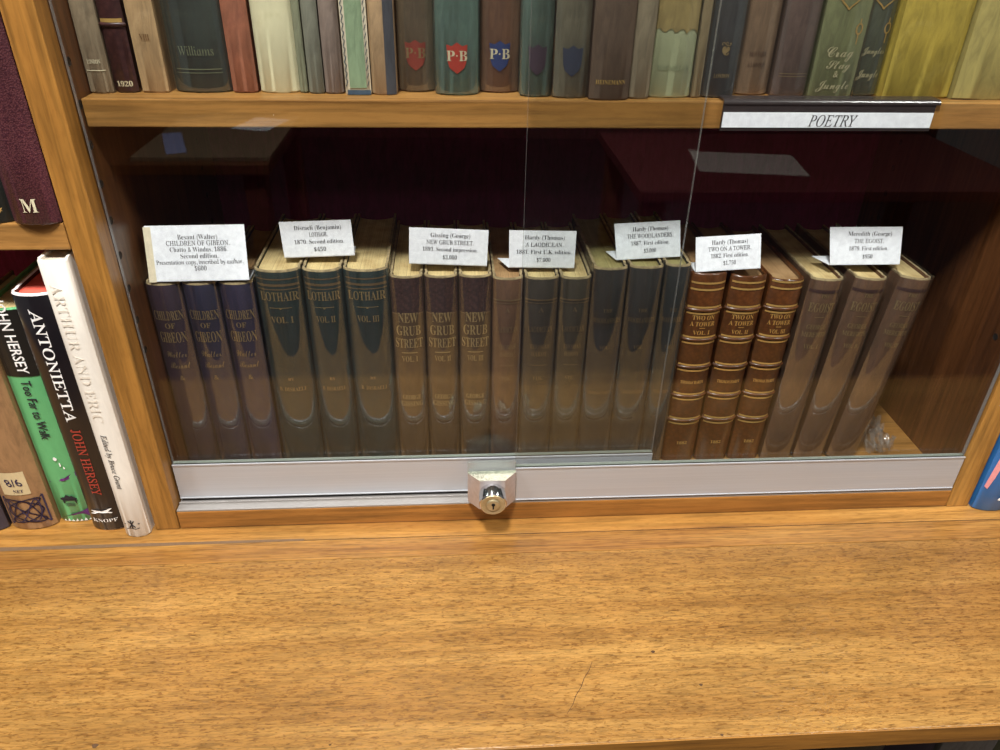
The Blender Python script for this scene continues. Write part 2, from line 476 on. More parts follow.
pit = plain('dark_dent', (78, 52, 26), .8)
def mark(pts, w0):
    bm = bmesh.new(); prev = None
    for i, (px, py) in enumerate(pts):
        k = w0*(.4+.6*math.sin(math.pi*(i+.5)/len(pts)))
        a = bm.verts.new((px-k, py, .0002)); b = bm.verts.new((px+k, py, .0002))
        if prev: bm.faces.new((prev[0], a, b, prev[1]))
        prev = (a, b)
    return bm
link('scratch', mark([(0.369, -0.1667), (0.3656, -0.1741), (0.3603, -0.1814), (0.3569, -0.1888), (0.3516, -0.1962), (0.3483, -0.2035), (0.3429, -0.2109)], .0003), pit, wt)
for px, py, rr in [(0.4199, -0.1596, 0.0016), (0.0057, -0.2192, 0.0022), (0.45, -0.1915, 0.0014), (0.1708, -0.2267, 0.001), (0.4533, -0.2332, 0.0012), (0.5321, -0.163, 0.0009)]:
    bm = bmesh.new(); bm.faces.new([bm.verts.new((px+rr*math.cos(q)*(1+.25*math.sin(3*q)), py+rr*.8*math.sin(q), .0002)) for q in [2*math.pi*i/14 for i in range(14)]])
    link('dent', bm, pit, wt)

# ------------------------------------------------------------------ bookcase (fixed carcass)
bc = empty('bookcase', (0, 0, 0))
tag(bc, 'built-in oak bookcase carcass with uprights, maroon back and glazed centre bay', 'bookcase')
def side(name, x0, x1, yc):
    bm = bmesh.new(); box(bm, x0, 0, .0002, x1, yc, TOP, bev=.0012)
    o = link(name, bm, M['upright'], bc)
    bm = bmesh.new(); box(bm, x0, yc+.0002, .0002, x1, BACK-.0002, TOP)  # same upright behind the glass line, its wood colour darkened as shelf shadow
    q = link('shaded_side', bm, M['inner'], o); q['label'] = 'inner side of the upright, shelf shadow put into its reddish-brown colour'
    return o
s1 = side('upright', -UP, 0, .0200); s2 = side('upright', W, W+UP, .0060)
# holes for the shelf pegs, drilled into the inner faces
for par, xx, sg in ((s1, 0, 1), (s2, W, -1)):
    for k in range(9):
        zz = .240+.0288*k-.0288*2
        for yy in (.0262, .262):
            bm = bmesh.new()
            n = 16; r0, r1 = .0027, .0033
            A = [bm.verts.new((xx+sg*.0002, yy+r1*math.cos(2*math.pi*i/n), zz+r1*math.sin(2*math.pi*i/n))) for i in range(n)]
            B = [bm.verts.new((xx+sg*.0005, yy+r0*math.cos(2*math.pi*i/n), zz+r0*math.sin(2*math.pi*i/n))) for i in range(n)]
            C = [bm.verts.new((xx+sg*.0001, yy+r0*.9*math.cos(2*math.pi*i/n), zz+r0*.9*math.sin(2*math.pi*i/n))) for i in range(n)]
            for P, Q in ((A, B), (B, C)):
                for i in range(n): bm.faces.new((P[i], P[(i+1) % n], Q[(i+1) % n], Q[i]))
            bm.faces.new(C)
            link('peg_hole', bm, M['dark'], par)
boxed('back_panel', (-.9, BACK, .0002, 1.6, BACK+.012, TOP), M['back'], bc)
boxed('bottom_rail', (.0005, .0006, .0003, W-.0005, .030, .0207), M['rail'], bc, .0012)
boxed('case_floor', (.0005, .0305, .0003, W-.0005, BACK-.0003, FZ), M['shelf'], bc, .0004)
# double aluminium track: base with three lips
bm = bmesh.new()
box(bm, .001, .0012, .0208, W-.001, .0285, .0222)
for yy, hh in ((.0100, .0243), (.0262, .0300)): box(bm, .001, yy, .0222, W-.001, yy+.0012, hh, bev=.0003)
link('door_track', bm, M['alu_bright'], bc)

# shelves
def shelf(label, dims, m=M['shelf'], bev=.0010):
    bm = bmesh.new(); box(bm, *dims, bev=bev)
    return tag(link('shelf', bm, m), label, 'shelf')
shelf('wooden shelf across the glass case carrying the upper row of old books', (.0008, SY, SH0, W-.0008, BACK-.001, SH1))
shelf('wooden shelf in the open left bay under the maroon leather book', (-.9, .0008, .2838, -UP-.0008, BACK-.001, .3050))

# ------------------------------------------------------------------ sliding glass doors
def door(label, x0, x1, yg, yr, zb, hh, ztop=.70):
    root = empty('sliding_glass_door', (x0, yr, zb)); tag(root, label, 'glass door', 'sliding doors of the glass case')
    X, Y, Z = x0, yr, zb
    bm = bmesh.new()
    fs = box(bm, 0, yg-Y, hh, x1-X, yg-Y+.004, ztop-Z, bev=0)
    bm.faces.ensure_lookup_table()
    bmesh.ops.recalc_face_normals(bm, faces=bm.faces)
    for f in bm.faces: f.material_index = 0 if abs(f.normal.y) > .9 else (2 if abs(f.normal.x) > .9 else 1)
    link('glass_pane', bm, [M['glass'], M['glass_edge'], M['glass_side']], root)
    # rail: front web, back web, base and rolled top lip
    bm = bmesh.new()
    L = x1-X
    box(bm, 0, 0, 0, L, .0012, hh, bev=.0003)
    box(bm, 0, .0078, 0, L, .0090, hh-.0025, bev=.0003)
    box(bm, 0, .0012, .0080, L, .0078, .0095)
    box(bm, 0, -.0006, hh-.0013, L, .0006, hh+.0005, bev=.0003)
    box(bm, 0, -.0006, .0000, L, .0006, .0012, bev=.0003)
    link('aluminium_rail', bm, M['alu'], root)
    bm = bmesh.new(); box(bm, .0003, .0013, hh-.003, L-.0003, yg-Y, hh-.0003); box(bm, .0003, yg-Y+.004, hh-.0045, L-.0003, .0077, hh-.0013)
    link('rubber_seal', bm, M['dark'], root)
    return root
door('left sliding glass door in the rear track of the case', .0018, .4525, .0166, .0140, .0262, .0400)
door('right sliding glass door in the front track, nearer the viewer', .3195, W-.0016, .0036, .0010, .0240, .0390)

# ------------------------------------------------------------------ lock
lk = empty('cabinet_lock', (.297, 0, .0475)); tag(lk, 'small chrome key lock clamped where the two glass doors overlap', 'lock')
bm = bmesh.new()
def P(x0, x1, y): return (x0, y), (x1, y)
a = [(-.0225, -.0006), (.0225, -.0006), (.0225, -.0030), (.0118, -.0150), (-.0118, -.0150), (-.0225, -.0030)]
A = [bm.verts.new((x, y, -.0195)) for x, y in a]; B = [bm.verts.new((x, y, .0145)) for x, y in a]
for i in range(6):
    j = (i+1) % 6; bm.faces.new((A[i], A[j], B[j], B[i]))
bm.faces.new(A[::-1]); f = bm.faces.new(B); f.material_index = 1
o = link('lock_body', bm, [M['satin'], M['glitter']], lk)
bm = bmesh.new(); lathe_y(bm, 0, -.0010, [(.0125, -.0145), (.0125, -.0290), (.0119, -.0300), (.0112, -.0303)], 48)
cyl = link('lock_cylinder', bm, M['chrome'], lk, smooth=True)
bm = bmesh.new(); lathe_y(bm, 0, -.0010, [(.0112, -.0303), (.0108, -.0310), (.0078, -.0308), (.0068, -.0302), (.0064, -.0302), (.0058, -.0318), (.0052, -.0320), (0, -.0320)], 40)
fc = link('key_face', bm, M['brass'], cyl, smooth=True); fc['label'] = 'brass key face of the lock'
bm = bmesh.new(); lathe_y(bm, 0, .0004, [(0, -.0323), (.0017, -.0323), (.0017, -.0319)], 16); box(bm, -.0007, -.0323, -.0050, .0007, -.0319, .0004)
link('keyhole', bm, M['dark'], cyl)
bm = bmesh.new(); box(bm, -.0225, -.0012, .0147, .0225, .0022, .0252, bev=.0004); box(bm, -.0225, -.0050, .0147, .0225, -.0014, .0160, bev=.0003)
o = link('clear_guard', bm, clear('clear_guard_plastic', (.93, .95, .93), .12, .05, .04, (.75, .8, .76), .3, 200), lk); o['label'] = 'clear plastic guard'

# ------------------------------------------------------------------ POETRY label holder on shelf edge
lb = empty('shelf_label', (.469, SY, SH0)); tag(lb, 'POETRY label in a black plastic holder on the upper shelf edge', 'label')
bm = bmesh.new()
box(bm, 0, -.0022, -.0010, .166, -.0004, .0200, bev=.0003)
# rolled upper lip reaching over the shelf top
seg = 6; rows = []
for xx in (0, .169):
    rows.append([bm.verts.new((xx, -.0004-.0034*math.cos(a)+.001, .0185+.0036*math.sin(a))) for a in [math.pi*j/seg*.5 for j in range(seg+1)]]+[bm.verts.new((xx, .012, .0222)), bm.verts.new((xx, .012, .0206)), bm.verts.new((xx, 0.0, .0204))])
n = len(rows[0])
for j in range(n): bm.faces.new((rows[0][j], rows[1][j], rows[1][(j+1) % n], rows[0][(j+1) % n]))
bm.faces.new(rows[0]); bm.faces.new(rows[1][::-1])
link('plastic_holder', bm, M['black_plastic'], lb)
bm = bmesh.new(); box(bm, .0008, -.0027, .0016, .1655, -.0023, .0128)
ps = link('paper_strip', bm, M['card'], lb); ps['label'] = 'white paper strip'
bm = bmesh.new(); put_line(bm, 'POETRY', .087, .0068, .0085, lambda X: -.0029, 'italic', width=.038)
link('lettering', bm, M['ink'], ps)

# ------------------------------------------------------------------ lower row of books in the case
G1 = 'lower row of old novels in the glass case'
Y0 = .0500
def mk(*a, **k): return make_book(*a, **k)

def g_decor(vol):
    return deco([('CHILDREN', .5, .1785, .0090, 'bold', .84), ('OF', .5, .1685, .0052, 'bold', .3), ('GIBEON', .5, .1570, .0105, 'bold', .78),
                 ('Walter', .48, .1400, .0070, 'script', .6), ('Besant', .52, .1285, .0070, 'script', .6), ('&', .5, .115, .005, 'script', .2)], M['gold_dim'])
gc = [cloth('gibeon_cloth_a', (44, 28, 46), .25, .7, fade=(52, 40, 44)), cloth('gibeon_cloth_b', (32, 31, 58), .28, .7, fade=(50, 38, 48)), cloth('gibeon_cloth_c', (36, 30, 58), .28, .7, fade=(50, 38, 46))]
for i, (x, lb_) in enumerate(((.0012, 'faded plum cloth CHILDREN OF GIBEON volume against the left side of the case'), (.0316, 'middle blue-purple CHILDREN OF GIBEON volume between its two mates'), (.0624, 'blue-purple CHILDREN OF GIBEON volume next to the dark green LOTHAIR set'))):
    mk(lb_, x, Y0, FZ, .0290, .2085, .140, gc[i], M['pg_brown'], r=.0062, group=G1, edge=M['worn'], sleeve=M['sleeve'], decor=g_decor(i), yaw=0)

def l_decor(v):
    def ex(root, t, h, sf, r):
        bm = bmesh.new()
        for zz, a in ((.2120, .0012), (.2065, .0022), (.2025, .0010)): strip_shape(bm, .0015, t-.0015, zz-a/2, zz+a/2, lambda X: sf(X)+.0002)
        o = link('stamped_band', bm, M['gold_faint'], root)
    return deco([('LOTHAIR', .5, .1960, .0085, 'bold', .84), ('---', .5, .1850, .0006, '', .5), ('•', .5, .1845, .006, '', .2), ('VOL. '+v, .5, .1735, .0062, 'bold', .5),
                 ('BY', .5, .112, .0030, 'bold', .2), ('B. DISRAELI', .5, .101, .0042, 'bold', .62)], M['gold_dim'], ex)
lc = cloth('lothair_cloth', (22, 42, 42), .25, .62, fade=(34, 44, 42))
for x, t_, v, lb_ in ((.0940, .0388, 'I', 'dark green cloth novel lettered VOL. I, left of its set of three'), (.1345, .0335, 'II', 'narrower dark green cloth novel lettered VOL. II'), (.1693, .0385, 'III', 'dark green cloth novel lettered VOL. III beside the brown NEW GRUB STREET set')):
    mk(lb_, x, Y0-.001, FZ, t_, .2200, .142, lc, M['pg_cream'], r=.0080, group=G1, edge=M['worn'], sleeve=M['sleeve'], decor=l_decor(v))

def n_decor(v):
    def ex(root, t, h, sf, r):
        bm = bmesh.new(); strip_shape(bm, .0004, t-.0004, h-.036, h-.0016, lambda X: sf(X)+.0003)
        link('patterned_band', bm, leather('grub_band', (74, 48, 46), (44, 28, 30), 330, .6, .5, 0), root)
        bm = bmesh.new(); strip_shape(bm, .0004, t-.0004, h-.0368, h-.0358, sf); link('gilt_rule', bm, M['gold_faint'], root)
    return deco([('NEW', .5, .1735, .0098, 'bold', .62), ('GRUB', .5, .1605, .0098, 'bold', .76), ('STREET', .5, .1475, .0096, 'bold', .86), ('---', .5, .1375, .0010, '', .5),
                 ('VOL. '+v, .5, .1310, .0058, 'bold', .52), ('GEORGE', .5, .0890, .0050, 'bold', .60), ('GISSING', .5, .0815, .0056, 'bold', .72)], M['gold_mid'], ex)
nc = cloth('grub_cloth', (86, 64, 38), .25, .7, fade=(70, 50, 32))
for i, (x, v, lb_) in enumerate(((.2090, 'I', 'brown NEW GRUB STREET novel, left of three, touching the dark green set'), (.2392, 'II', 'middle brown NEW GRUB STREET novel with dark patterned top band'), (.2692, 'III', 'brown NEW GRUB STREET novel, right of three'))):
    mk(lb_, x, Y0, FZ, .0285, .2130, .140, nc, M['pg_cream'], r=.0060, group=G1, edge=M['worn'], sleeve=M['sleeve'], decor=n_decor(v))

def a_decor(col):
    def ex(root, t, h, sf, r):
        bm = bmesh.new(); strip_shape(bm, .0004, t-.0004, h-.022, h-.0205, sf); strip_shape(bm, .0004, t-.0004, h-.0245, h-.0238, sf)
        link('gilt_rule', bm, col, root)
    return deco([('A', .5, .180, .0050, 'bold', .2), ('LAODICEAN', .5, .160, .0060, 'bold', .74), ('THOMAS', .5, .142, .0046, 'bold', .6), ('HARDY', .5, .134, .0046, 'bold', .5), ('---', .5, .122, .0006, '', .5), ('VOL.', .5, .108, .0046, 'bold', .35)], col, ex)
ac = [cloth('laodicean_cloth_a', (92, 64, 44), .25, .75, fade=(78, 54, 38)), cloth('laodicean_cloth_b', (56, 50, 42), .2, .75), cloth('laodicean_cloth_c', (58, 52, 40), .2, .75)]
for i, (x, t_, lb_) in enumerate(((.2990, .0265, 'reddish-brown novel standing behind the left edge of the front glass door'), (.3275, .0300, 'dull olive-brown novel just right of the glass door edge'), (.3590, .0275, 'olive-brown novel between its mate and the dark WOODLANDERS volumes'))):
    mk(lb_, x, Y0, FZ, t_, .2105, .140, ac[i], M['pg_cream'] if i else M['pg_brown'], r=.0056, group=G1, edge=M['worn'], sleeve=M['sleeve'], decor=a_decor([M['gold_faint'], M['gold_faint'], M['gold_faint']][i]))

def w_decor(root, t, h, sf, r):
    deco([('THE', .5, .178, .0036, 'bold', .3), ('WOODLANDERS', .5, .168, .0052, 'bold', .82), ('VOL.', .5, .140, .0040, 'bold', .32), ('THOMAS HARDY', .5, .090, .0036, 'bold', .7)], M['gold_faint'])(root, t, h, sf, r)
wc = [cloth('woodlanders_cloth_%s' % k, c, .22, .7) for k, c in (('a', (44, 44, 44)), ('b', (40, 44, 46)), ('c', (38, 43, 44)))]
for i, (x, t_, hh, lb_) in enumerate(((.3880, .0300, .2190, 'near-black green novel, left of three under the tilted Woodlanders card'), (.4200, .0300, .2200, 'near-black green novel, middle of three under the tilted Woodlanders card'), (.4520, .0225, .2215, 'thin near-black novel next to the tan leather volumes'))):
    mk(lb_, x, Y0, FZ, t_, hh, .140, wc[i], M['pg_green'], r=.0050, group=G1, edge=M['worn'], sleeve=M['sleeve'], decor=w_decor)

# tan calf three-decker with gilt bands
tan = leather('tan_calf', (98, 56, 26), (78, 44, 20), 300, .34, .15, .45)
def t_decor(v):
    def f(root, t, h, sf, r):
        for zz in (.2000, .1760, .1450, .1150, .0820, .0530):
            bm = bmesh.new()
            for q in (-.0034, .0030):
                strip_shape(bm, .0010, t-.0010, zz+q-.0009, zz+q+.0009, sf)
            link('gilt_band', bm, M['gold_bright'], root)
        deco([('TWO ON', .5, .1685, .0046, 'bold', .62), ('A TOWER', .5, .1620, .0046, 'bold', .70), ('---', .5, .1578, .0006, '', .16), ('VOL. '+v, .5, .1530, .0042, 'bold', .48),
              ('THOMAS HARDY', .5, .0985, .0034, 'bold', .68), ('1882', .5, .0260, .0034, 'bold', .36)], M['gold_bright'])(root, t, h, sf, r)
    return f
for x, t_, hh, v, ln, lb_ in ((.4768, .0330, .2120, 'I', .0, 'tan leather book with gilt bands lettered VOL. I, left of the leather three'),
                              (.5116, .0330, .2090, 'II', .012, 'tan leather book with gilt bands lettered VOL. II, middle of the leather three'),
                              (.5468, .0315, .2050, 'III', .020, 'tan leather book with gilt bands lettered VOL. III, next to the leaning plastic-covered set')):
    mk(lb_, x, Y0+.002, FZ, t_, hh, .138, tan, M['pg_brown'], r=.0064, lean=ln, group=G1, decor=t_decor(v),
       bands=[(z_, .0016) for z_ in (.176, .145, .115, .082, .053)])

def e_decor(v):
    def ex(root, t, h, sf, r):
        bm = bmesh.new(); strip_shape(bm, .0004, t-.0004, h-.0135, h-.0105, sf); link('dark_rule', bm, plain('egoist_rule', (66, 38, 38), .6), root)
    return deco([('THE', .5, .1895, .0036, 'bold', .28), ('EGOIST', .5, .178, .0092, 'bold', .78), ('---', .5, .168, .0006, '', .30), ('GEORGE', .5, .158, .0050, 'bold', .60), ('MEREDITH', .5, .150, .0050, 'bold', .76),
                 ('VOL. '+v, .5, .137, .0046, 'bold', .46)], M['gold_dim'], ex)
ec = cloth('egoist_cloth', (98, 68, 48), .2, .7, fade=(88, 64, 46))
for x, ln, v, lb_ in ((.5812, .030, 'I', 'plastic-wrapped brown EGOIST volume leaning right, left of three'),
                      (.6160, .060, 'II', 'plastic-wrapped brown EGOIST volume leaning right, middle of three'),
                      (.6520, .090, 'III', 'plastic-wrapped brown EGOIST volume leaning most, at the right end of the row')):
    mk(lb_, x, Y0, FZ, .0305, .2060, .140, ec, M['pg_cream'], r=.0056, lean=ln, group=G1, edge=M['worn'], sleeve=M['sleeve_hazy'], decor=e_decor(v))

# crumpled spare plastic beside the last book
bm = bmesh.new(); bmesh.ops.create_grid(bm, x_segments=26, y_segments=26, size=1)
for v in bm.verts:
    u, w = v.co.x, v.co.y
    n1 = noise.noise(Vector((u*2.6, w*2.6, 3))); n2 = noise.noise(Vector((u*6, w*6, 9)))
    v.co = Vector((.0150*u*(1.1+.3*w)+.005*n2+.012*(w+1)*.5+.004*n1, .066*w+.007*n1, .024*abs(n1)+.020*abs(n2)+.003+.050*max(0, w+.2)))
mn = min(v.co.z for v in bm.verts)
o = link('plastic_wrap', bm, M['wrap'], smooth=True); o.location = (.7110, .120, FZ+.0003-mn)
tag(o, 'crumpled clear plastic bunched on the case floor beside the last leaning book', 'plastic wrap')

# ------------------------------------------------------------------ price cards
def card(label, x0, x1, y, z, h, lines, roll=0.0, flap=.022, flap_dx=0.0, yaw=0.0, backer=0, tilt=.08):
    w = x1-x0; h = h/(math.cos(tilt)+.42*math.sin(tilt))
    root = empty('price_card', (x0, y, z)); root.rotation_euler = (0, roll, yaw)
    tag(root, label, 'card', 'printed price cards on the lower row of books')
    bm = bmesh.new()
    t = .00035
    # folded card: upright face, soft fold, foot running back between the books
    ct, st_ = math.cos(tilt), math.sin(tilt)
    prof = [(h*st_, h*ct), (.0015*st_, .0015*ct), (.0004, .0006), (.0014, .0002), (flap, .0002)]
    rows = []
    for k, (py, pz) in enumerate(prof):
        off = flap_dx*(py/flap)
        rows.append([bm.verts.new((0+off, py, pz)), bm.verts.new((w+off*.4, py, pz)), bm.verts.new((w+off*.4, py+(t if k < 3 else 0), pz+(0 if k < 3 else t))), bm.verts.new((0+off, py+(t if k < 3 else 0), pz+(0 if k < 3 else t)))])
    for A, B in zip(rows, rows[1:]):
        for i in range(4): bm.faces.new((A[i], A[(i+1) % 4], B[(i+1) % 4], B[i]))
    bm.faces.new(rows[0]); bm.faces.new(rows[-1][::-1])
    fc = link('folded_card', bm, M['card'], root)
    if backer:
        b = boxed('backing_paper', (-.0010, -.00035, .0003, .0050, -.00008, h-.001), M['paper'], root, 0); b.rotation_euler = (-tilt, 0, 0); b['label'] = 'yellowed paper strip at the left edge of the card'
    bm = bmesh.new()
    for tx, fz, ch, st, wf in lines:
        put_line(bm, tx, w*.52, h*fz, ch, lambda X: -.0003, st, width=w*wf, weight=(-.01 if st == 'bold' else .004))
    o = link('printed_text', bm, M['ink'], root); o.rotation_euler = (-tilt, 0, 0)
    return root
C4 = (.83, .64, .45, .24)
def four(a, b, c, d, wf): return [(a, C4[0], .0039, 'bold', wf[0]), (b, C4[1], .0037, 'roman', wf[1]), (c, C4[2], .0037, 'bold', wf[2]), (d, C4[3], .0037, 'bold', wf[3])]
card('largest white card, six lines, standing on the CHILDREN OF GIBEON volumes', .0085, .0905, .0500, .2338, .0510,
     [('Besant (Walter)', .80, .0042, 'bold', .40), ('CHILDREN OF GIBEON.', .69, .0040, 'roman', .64), ('Chatto & Windus, 1886.', .58, .0040, 'bold', .58), ('Second edition.', .465, .0040, 'bold', .38),
      ('Presentation copy, inscribed by author.', .355, .0036, 'roman', .88), ('$600', .245, .0040, 'bold', .12)], roll=-.012, backer=1, tilt=.30)
card('white card reading LOTHAIR, $450, standing on the dark green set', .1182, .1788, .0700, .2462, .0335, four('Disraeli (Benjamin)', 'LOTHAIR.', '1870. Second edition.', '$450', (.66, .26, .70, .17)), roll=-.03, flap_dx=-.004)
card('white card reading NEW GRUB STREET, $3,000, above the brown set', .2258, .2940, .0640, .2425, .0342, four('Gissing (George)', 'NEW GRUB STREET.', '1891. Second impression.', '$3,000', (.50, .60, .70, .18)), roll=.045)
card('white card reading $7,000 crossed by the glass door edge', .3140, .3725, .0680, .2362, .0358, four('Hardy (Thomas)', 'A LAODICEAN.', '1881. First U.K. edition.', '$7,000', (.60, .58, .84, .21)), roll=.02, flap_dx=-.009)
card('white tilted card reading THE WOODLANDERS, $3,000', .4105, .4680, .0680, .2425, .0352, four('Hardy (Thomas)', 'THE WOODLANDERS.', '1887. First edition.', '$3,000', (.55, .72, .60, .19)), roll=-.05, flap_dx=-.006, tilt=.25)
card('white card reading TWO ON A TOWER, $1,750, on the tan leather books', .4800, .5385, .0560, .2355, .0338, four('Hardy (Thomas)', 'TWO ON A TOWER.', '1882. First edition.', '$1,750', (.55, .66, .58, .19)), roll=-.055, tilt=.32)
card('white card reading THE EGOIST, $950, standing on the leaning volumes', .6085, .6745, .0680, .2360, .0375, four('Meredith (George)', 'THE EGOIST.', '1879. First edition.', '$950', (.62, .42, .56, .14)), roll=.0, flap_dx=-.008, tilt=.30)

# ------------------------------------------------------------------ upper row in the case
G2 = 'upper row of old books in the glass case'
HU = .200
def up(label, x, t_, y, cover, page='pg_cream', r=None, sleeve=None, decor=None, lean=0, h=HU, d=.14, bands=None, yaw=0, **k):
    return make_book(label, x, y, SH1+.0002, t_, h, d, cover, M[page], r=r, group=G2, sleeve=M[sleeve] if sleeve else None, decor=decor, lean=lean, bands=bands, yaw=yaw, **k)
up('worn grey-beige book at the left end of the upper row', .0008, .0166, .044, cloth('u_greybeige', (132, 116, 92), .28, .8, fade=(96, 80, 60)), 'pg_brown',
   decor=deco([('---', .5, .016, .0006, '', .8), ('LONDON', .5, .022, .0030, 'bold', .55)], M['cream']))
def d1920(root, t, h, sf, r):
    bm = bmesh.new(); strip_shape(bm, .0008, t-.0008, .0475, .0500, sf); link('gilt_band', bm, M['gold'], root)
    deco([('1920', .5, .0065, .0036, 'bold', .75)], M['cream'])(root, t, h, sf, r)
up('dark maroon leather book with 1920 at its foot', .0180, .0165, .047, leather('u_maroon', (70, 40, 38), (52, 28, 28), 300, .42, .25, .3), 'pg_cream', decor=d1920, bands=[(.046, .0014), (.085, .0014)])
up('plain tan paper-covered book left of the thick dark green book', .0374, .0190, .048, cloth('u_tan', (168, 138, 98), .16, .85, fade=(186, 158, 118)), 'pg_white', r=.0010,
   decor=deco([('VIII', .5, .038, .0042, 'bold', .35)], plain('brown_ink', (110, 76, 44))))
def dgreen(root, t, h, sf, r):
    deco([('Williams', .5, .029, .0062, 'roman', .62), ('---', .5, .0165, .0006, '', .8), ('---', .5, .0140, .0004, '', .8)], plain('pale_green_stamp', (122, 128, 100)))(root, t, h, sf, r)
up('thick dark green cloth book with scuffed foot on the upper shelf', .0600, .0408, .0485, cloth('u_dkgreen', (46, 56, 50), .35, .6, fade=(70, 78, 68)), 'pg_brown', r=.0072, sleeve='sleeve', decor=dgreen)
up('brick-red cloth book with diagonal texture', .1025, .0182, .0488, cloth('u_brick', (138, 84, 60), .34, .75, 60, fade=(132, 74, 58), streak=False), 'pg_cream', r=.0026)
up('thick cream vellum book on the upper shelf', .1225, .0288, .0490, cloth('u_cream', (206, 200, 164), .08, .6, 50, fade=(190, 182, 142), streak=False), 'pg_white', r=.0052)
up('thin grey-green book pressed against the thick cream one', .1520, .0058, .0500, cloth('u_greygreen', (118, 120, 96), .2, .8), 'pg_white', r=.001, cw=.0012)
up('slim slate-grey book on the upper shelf', .1590, .0112, .0472, cloth('u_slate', (112, 112, 98), .2, .75), 'pg_white', r=.0024, cw=.0018)
up('slim mauve-grey book with frayed foot', .1712, .0134, .0468, cloth('u_mauve', (124, 108, 98), .22, .8, fade=(102, 90, 84)), 'pg_cream', r=.0028)
def dpat(root, t, h, sf, r):
    bm = bmesh.new(); strip_shape(bm, .0034, t-.0030, .0050, h-.004, sf); o = link('green_spine_label', bm, cloth('u_sage', (124, 144, 112), .12, .8, streak=False), root); o['label'] = 'sage green cloth strip'
    bm = bmesh.new(); strip_shape(bm, .0015, t-.0002, .0003, .0036, sf); o = link('blue_foot', bm, cloth('u_bluefoot', (58, 78, 96), .2, .7), root); o['label'] = 'blue strip at the foot'
    bm = bmesh.new()
    for i in range(30):
        z0 = .006+i*.0055; polyline(bm, [(.0006, z0), (.0022, z0+.004), (.0010, z0+.0052)], .0006, sf); polyline(bm, [(t-.0024, z0), (t-.0010, z0+.004)], .0005, sf)
    link('patterned_paper', bm, plain('pattern_ink', (54, 70, 84)), root)
up('sage green book edged with patterned cream paper and a blue foot', .1866, .0188, .0440, cloth('u_creamedge', (206, 194, 168), .1, .8), 'pg_white', r=.0008, decor=dpat)
def dhalf(root, t, h, sf, r):
    bm = bmesh.new(); strip_shape(bm, t*.60, t-.0002, .0004, h-.001, sf); o = link('dark_cloth_side', bm, cloth('u_navyside', (62, 64, 70), .3, .8), root); o['label'] = 'dark blue-grey cloth half'
up('tan book with a dark blue-grey right half', .2060, .0184, .0440, cloth('u_tan2', (160, 132, 98), .15, .8), 'pg_brown', r=.0036, decor=dhalf)

def shield(col, gm, kind='red', faded=False):
    def f(root, t, h, sf, r):
        s2 = lambda X: sf(X)-.0002
        bm = bmesh.new(); cx = t/2; w = min(.0078, t*.3); zc = .0270; n = 10
        top, bot = zc+.0085, zc-.0115
        pts = [(-1, top), (-.5, top-.001), (0, top+.0015), (.5, top-.001), (1, top), (.95, zc-.002), (.7, zc-.0075), (0, bot), (-.7, zc-.0075), (-.95, zc-.002)]
        prev = None
        # shield as vertical strips so it hugs the spine
        def edge(u, upper):
            P = pts[:5] if upper else [pts[0]]+pts[:-6:-1][::1]
            if upper:
                for a, b in zip(P, P[1:]):
                    if a[0] <= u <= b[0]: k = (u-a[0])/(b[0]-a[0]); return a[1]+(b[1]-a[1])*k
                return top
            au = abs(u)
            for (x0, z0), (x1, z1) in (((0, bot), (.7, zc-.0075)), ((.7, zc-.0075), (.95, zc-.002)), ((.95, zc-.002), (1.0, top))):
                if x0 <= au <= x1+1e-9: return z0+(z1-z0)*(au-x0)/(x1-x0)
            return bot
        N = 16
        for i in range(N+1):
            u = -1+2*i/N; X = cx+w*u; a = bm.verts.new((X, s2(X), edge(u, False))); b = bm.verts.new((X, s2(X), edge(u, True)))
            if prev: bm.faces.new((prev[0], a, b, prev[1]))
            prev = (a, b)
        o = link('shield_emblem', bm, plain('shield', col, .6), root)
        if gm:
            s3 = lambda X: sf(X)-.0004
            bm = bmesh.new(); put_line(bm, 'P·B', cx, zc+.001, .0072, s3, 'bold', width=w*1.95)
            link('monogram', bm, gm, root)
    return f
up('dark olive-brown book with a red P·B shield', .2256, .0266, .0560, cloth('u_olive', (96, 82, 62), .3, .7, fade=(78, 68, 54)), 'pg_brown', r=.0062, sleeve='sleeve', decor=shield((140, 58, 44), M['gold_dim']))
up('teal cloth book with a bright red P·B shield', .2538, .0318, .0440, cloth('u_teal', (78, 102, 92), .25, .7, fade=(62, 84, 80)), 'pg_brown', r=.0066, sleeve='sleeve', decor=shield((172, 56, 40), M['cream']))
up('brown cloth book with a blue P·B shield', .2872, .0292, .0545, cloth('u_brownpb', (104, 72, 50), .25, .7, fade=(86, 58, 42)), 'pg_brown', r=.0060, sleeve='sleeve', decor=shield((36, 58, 110), M['cream']))
up('teal book with a faded plum emblem behind the glass door edge', .3172, .0232, .0400, cloth('u_teal2', (74, 94, 84), .28, .7, fade=(92, 98, 84)), 'pg_brown', r=.0050, sleeve='sleeve', decor=shield((66, 52, 66), None))
up('grey-olive book with a faded navy emblem', .3414, .0254, .0355, cloth('u_greyolive', (110, 104, 86), .25, .75, fade=(126, 118, 98)), 'pg_brown', r=.0048, sleeve='sleeve', decor=shield((52, 62, 82), None))
up('plain chocolate-brown book lettered HEINEMANN at its foot', .3676, .0298, .0290, cloth('u_choc', (92, 74, 60), .12, .72, 60), 'pg_cream', r=.0040, decor=deco([('HEINEMANN', .5, .0130, .0030, 'bold', .74)], M['gold']))
up('grey-tan book between the chocolate-brown and pale green ones', .3984, .0154, .0350, cloth('u_greytan', (134, 120, 98), .16, .8), 'pg_white', r=.0024)
